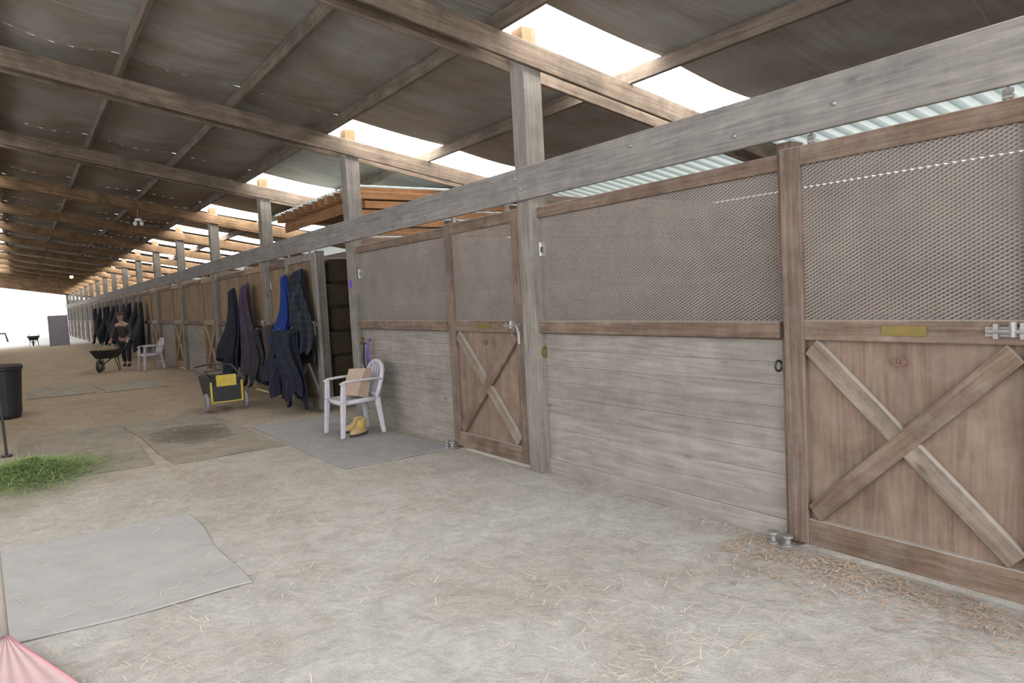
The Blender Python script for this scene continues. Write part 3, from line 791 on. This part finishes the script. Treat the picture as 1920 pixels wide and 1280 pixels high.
# ------------------------------------------------------------ left side items
r = empty('trash_bin', (-.28, 14.5, 0), 'black plastic bin standing on the dirt floor', 'bin')
M().lathe([(0, 0), (.22, 0), (.24, .05), (.29, .78), (.31, .8), (.31, .83), (.27, .83), (.25, .1), (0, .08)], 28).obj('body', BLACKPL, parent=r, smooth=False)
M().lathe([(.30, .83), (.315, .85), (.28, .88), (0, .9)], 28).obj('lid', BROWNC, parent=r)
r = empty('metal_pole', (-.22, 10.4, 0), 'black metal pole with hook standing upright by the grass', 'pole')
M().tube([(0, 0, 0), (-.02, .0, 1.0), (-.03, 0, 1.6)], .015, 8).obj('shaft', DARKM, parent=r)
M().lathe([(0, 0), (.06, 0), (.06, .015), (.02, .02), (0, .02)], 16).obj('base', DARKM, parent=r)
M().tube([(-.02, 0, 1.45), (.1, 0, 1.45), (.12, 0, 1.35)], .01, 8).obj('hook', DARKM, parent=r)
M().lathe([(0, 0), (.16, 0), (.2, .3), (.21, .3), (.17, .02)], 20, (0, 0, 0)).obj('bucket', BLUE, (-.42, 20.5, 0), label='blue bucket standing by the far side of the aisle', category='bucket')
# pink fan rake with upright pale handle
r = empty('pink_rake', (-.168, 4.27, 0), 'pink plastic fan rake with pale wooden handle', 'rake', rz=0)
def fan(u, v):
    a = math.radians(-90 + 20 + (u - 1) * 43)
    q = .03 + .80 * v
    return (q * math.cos(a), q * math.sin(a), .07 - .04 * v + .002 * math.cos(u * 2 * pi * 7))
M().grid(fan, 109, 14).obj('head', PINK, parent=r, solid=.004, smooth=True)
m = M()
for a in (-70, -113):
    a = math.radians(a); m.tube([(.03 * math.cos(a), .03 * math.sin(a), .072), (.83 * math.cos(a), .83 * math.sin(a), .034)], .006, 6)
m.obj('rim', PINKR, parent=r, smooth=True)
M().tube([(0, 0, 0.0), (-.004, .0, 1.2)], .017, 10).obj('shaft', CONC, parent=r, smooth=True)

# ------------------------------------------------------------ small fittings on posts
def sign(i, x, dy, z, label):
    r = M().box(-.035, .035, -.006, 0, -.06, .06).obj('sign_card', WHITEC, (x, P(i) + dy, z), label=label, category='sign', group='post signs')
    M().box(-.042, -.035, -.009, 0, -.067, .067).box(.035, .042, -.009, 0, -.067, .067).box(-.035, .035, -.009, 0, .06, .067).box(-.035, .035, -.009, 0, -.067, -.06).obj('frame', DARKM if i else STEEL, parent=r)
    M().box(-.018, .018, -.0075, -.005, -.03, .02).obj('print', DARKM if i == 0 else STEEL, parent=r)
sign(0, 3.845, 0, 1.98, 'small white framed card on the grey post')
sign(1, 3.845, 0, 1.98, 'small black framed card on the timber post')
sign(2, 3.845, 0, 1.98, 'small black framed card on a timber post')
r = M().ring((0, -.012, 0), .045, .008, 'y', 20, 6).ring((.01, -.02, -.01), .04, .008, 'y', 20, 6).obj('tie_ring', BRASS, (3.83, P(0) - .0, 1.08), smooth=True, label='yellowish tie ring and twine on the grey post', category='tie ring', group='tie rings')
o = r.copy(); o.location = (3.82, P(1), 1.08); COL.objects.link(o)
M().tube([(0, 0, 0), (-.03, 0, .02), (-.04, 0, -.1), (-.03, .03, -.45), (-.05, .06, -.2), (-.03, .0, 0)], .012, 8).obj('lead_rope', LILAC, (3.78, P(1) - .35, 1.1), smooth=True, label='purple lead rope and halter hanging on the wall', category='lead rope')
M().tube([(0, 0, 0), (-.03, 0, .02), (-.06, .02, -.2), (-.04, -.04, -.35), (-.03, .05, -.25), (-.03, .0, 0)], .010, 8).obj('halter', DARKM, (3.78, P(1) - .2, 1.05), smooth=True, label='dark leather halter looped on a hook', category='halter')
M().box(-.006, 0, -.05, .05, -.06, .06).obj('name_tag', LILAC, (3.741, P(1) + .1, 1.85), label='small purple name tag on the timber post', category='sign')
M().ring((0, 0, 0), .032, .007, 'y', 20, 6).obj('tie_ring', DARKM, (3.80, P(-1) + 1.66, 1.08), label='small dark iron ring hanging by the door edge', category='tie ring', group='tie rings')

# lamp fixtures
r = empty('ceiling_light', (2.3, P(3) - .08, 3.56), 'small white twin-bulb light hung under a rafter', 'light')
M().tube([(0, 0, .25), (0, 0, .05)], .006, 6).obj('cord', ORG, parent=r)
M().lathe([(0, .06), (.06, .05), (.07, 0), (.0, -.01)], 16).obj('base', WHITEC, parent=r)
for s in (-1, 1): M().ell((s * .06, 0, -.05), (.04, .04, .05), 12, 8).obj('bulb', WHITEC, parent=r, smooth=True)
r = empty('yellow_light', (2.4, P(9) - .1, 3.55), 'glowing yellow bulb hung under a distant rafter', 'light')
M().lathe([(0, .14), (.05, .13), (.12, .08)], 16).obj('lamp_shade', DARKM, parent=r)
M().ell((0, 0, .03), (.08, .08, .08), 12, 8).obj('bulb', BULB, parent=r, smooth=True)

# ------------------------------------------------------------ lights
w = bpy.data.worlds.new('world'); scene.world = w; w.use_nodes = True
bg = w.node_tree.nodes['Background']; bg.inputs[0].default_value = (.95, .975, 1, 1); bg.inputs[1].default_value = 3.0
def area(loc, rot, sx, sy, e, col):
    l = bpy.data.lights.new('entrance_daylight', 'AREA'); l.shape = 'RECTANGLE'; l.size = sx; l.size_y = sy; l.energy = e; l.color = col
    o = bpy.data.objects.new('entrance_daylight', l); o.location = loc; o.rotation_euler = rot; COL.objects.link(o)
area((0, -5.5, 3.4), (math.radians(76), 0, 0), 9, 5, 900, (.96, .98, 1))

# ------------------------------------------------------------ camera
th, p, ro = math.radians(34.4), math.radians(3.75), math.radians(3.0)
F = Vector((math.sin(th) * math.cos(p), math.cos(th) * math.cos(p), -math.sin(p)))
R0 = Vector((math.cos(th), -math.sin(th), 0)); U0 = R0.cross(F)
Rr = R0 * math.cos(ro) - U0 * math.sin(ro); Ur = R0 * math.sin(ro) + U0 * math.cos(ro)
cam = bpy.data.cameras.new('camera'); cam.sensor_width = 36; cam.lens = 1350 / 1920 * 36; cam.clip_start = .05; cam.clip_end = 300
co = bpy.data.objects.new('camera', cam)
mw = Matrix.Identity(4)
for i in range(3):
    mw[i][0] = Rr[i]; mw[i][1] = Ur[i]; mw[i][2] = -F[i]
mw[0][3], mw[1][3], mw[2][3] = 0, 0, 1.6
co.matrix_world = mw; COL.objects.link(co); scene.camera = co
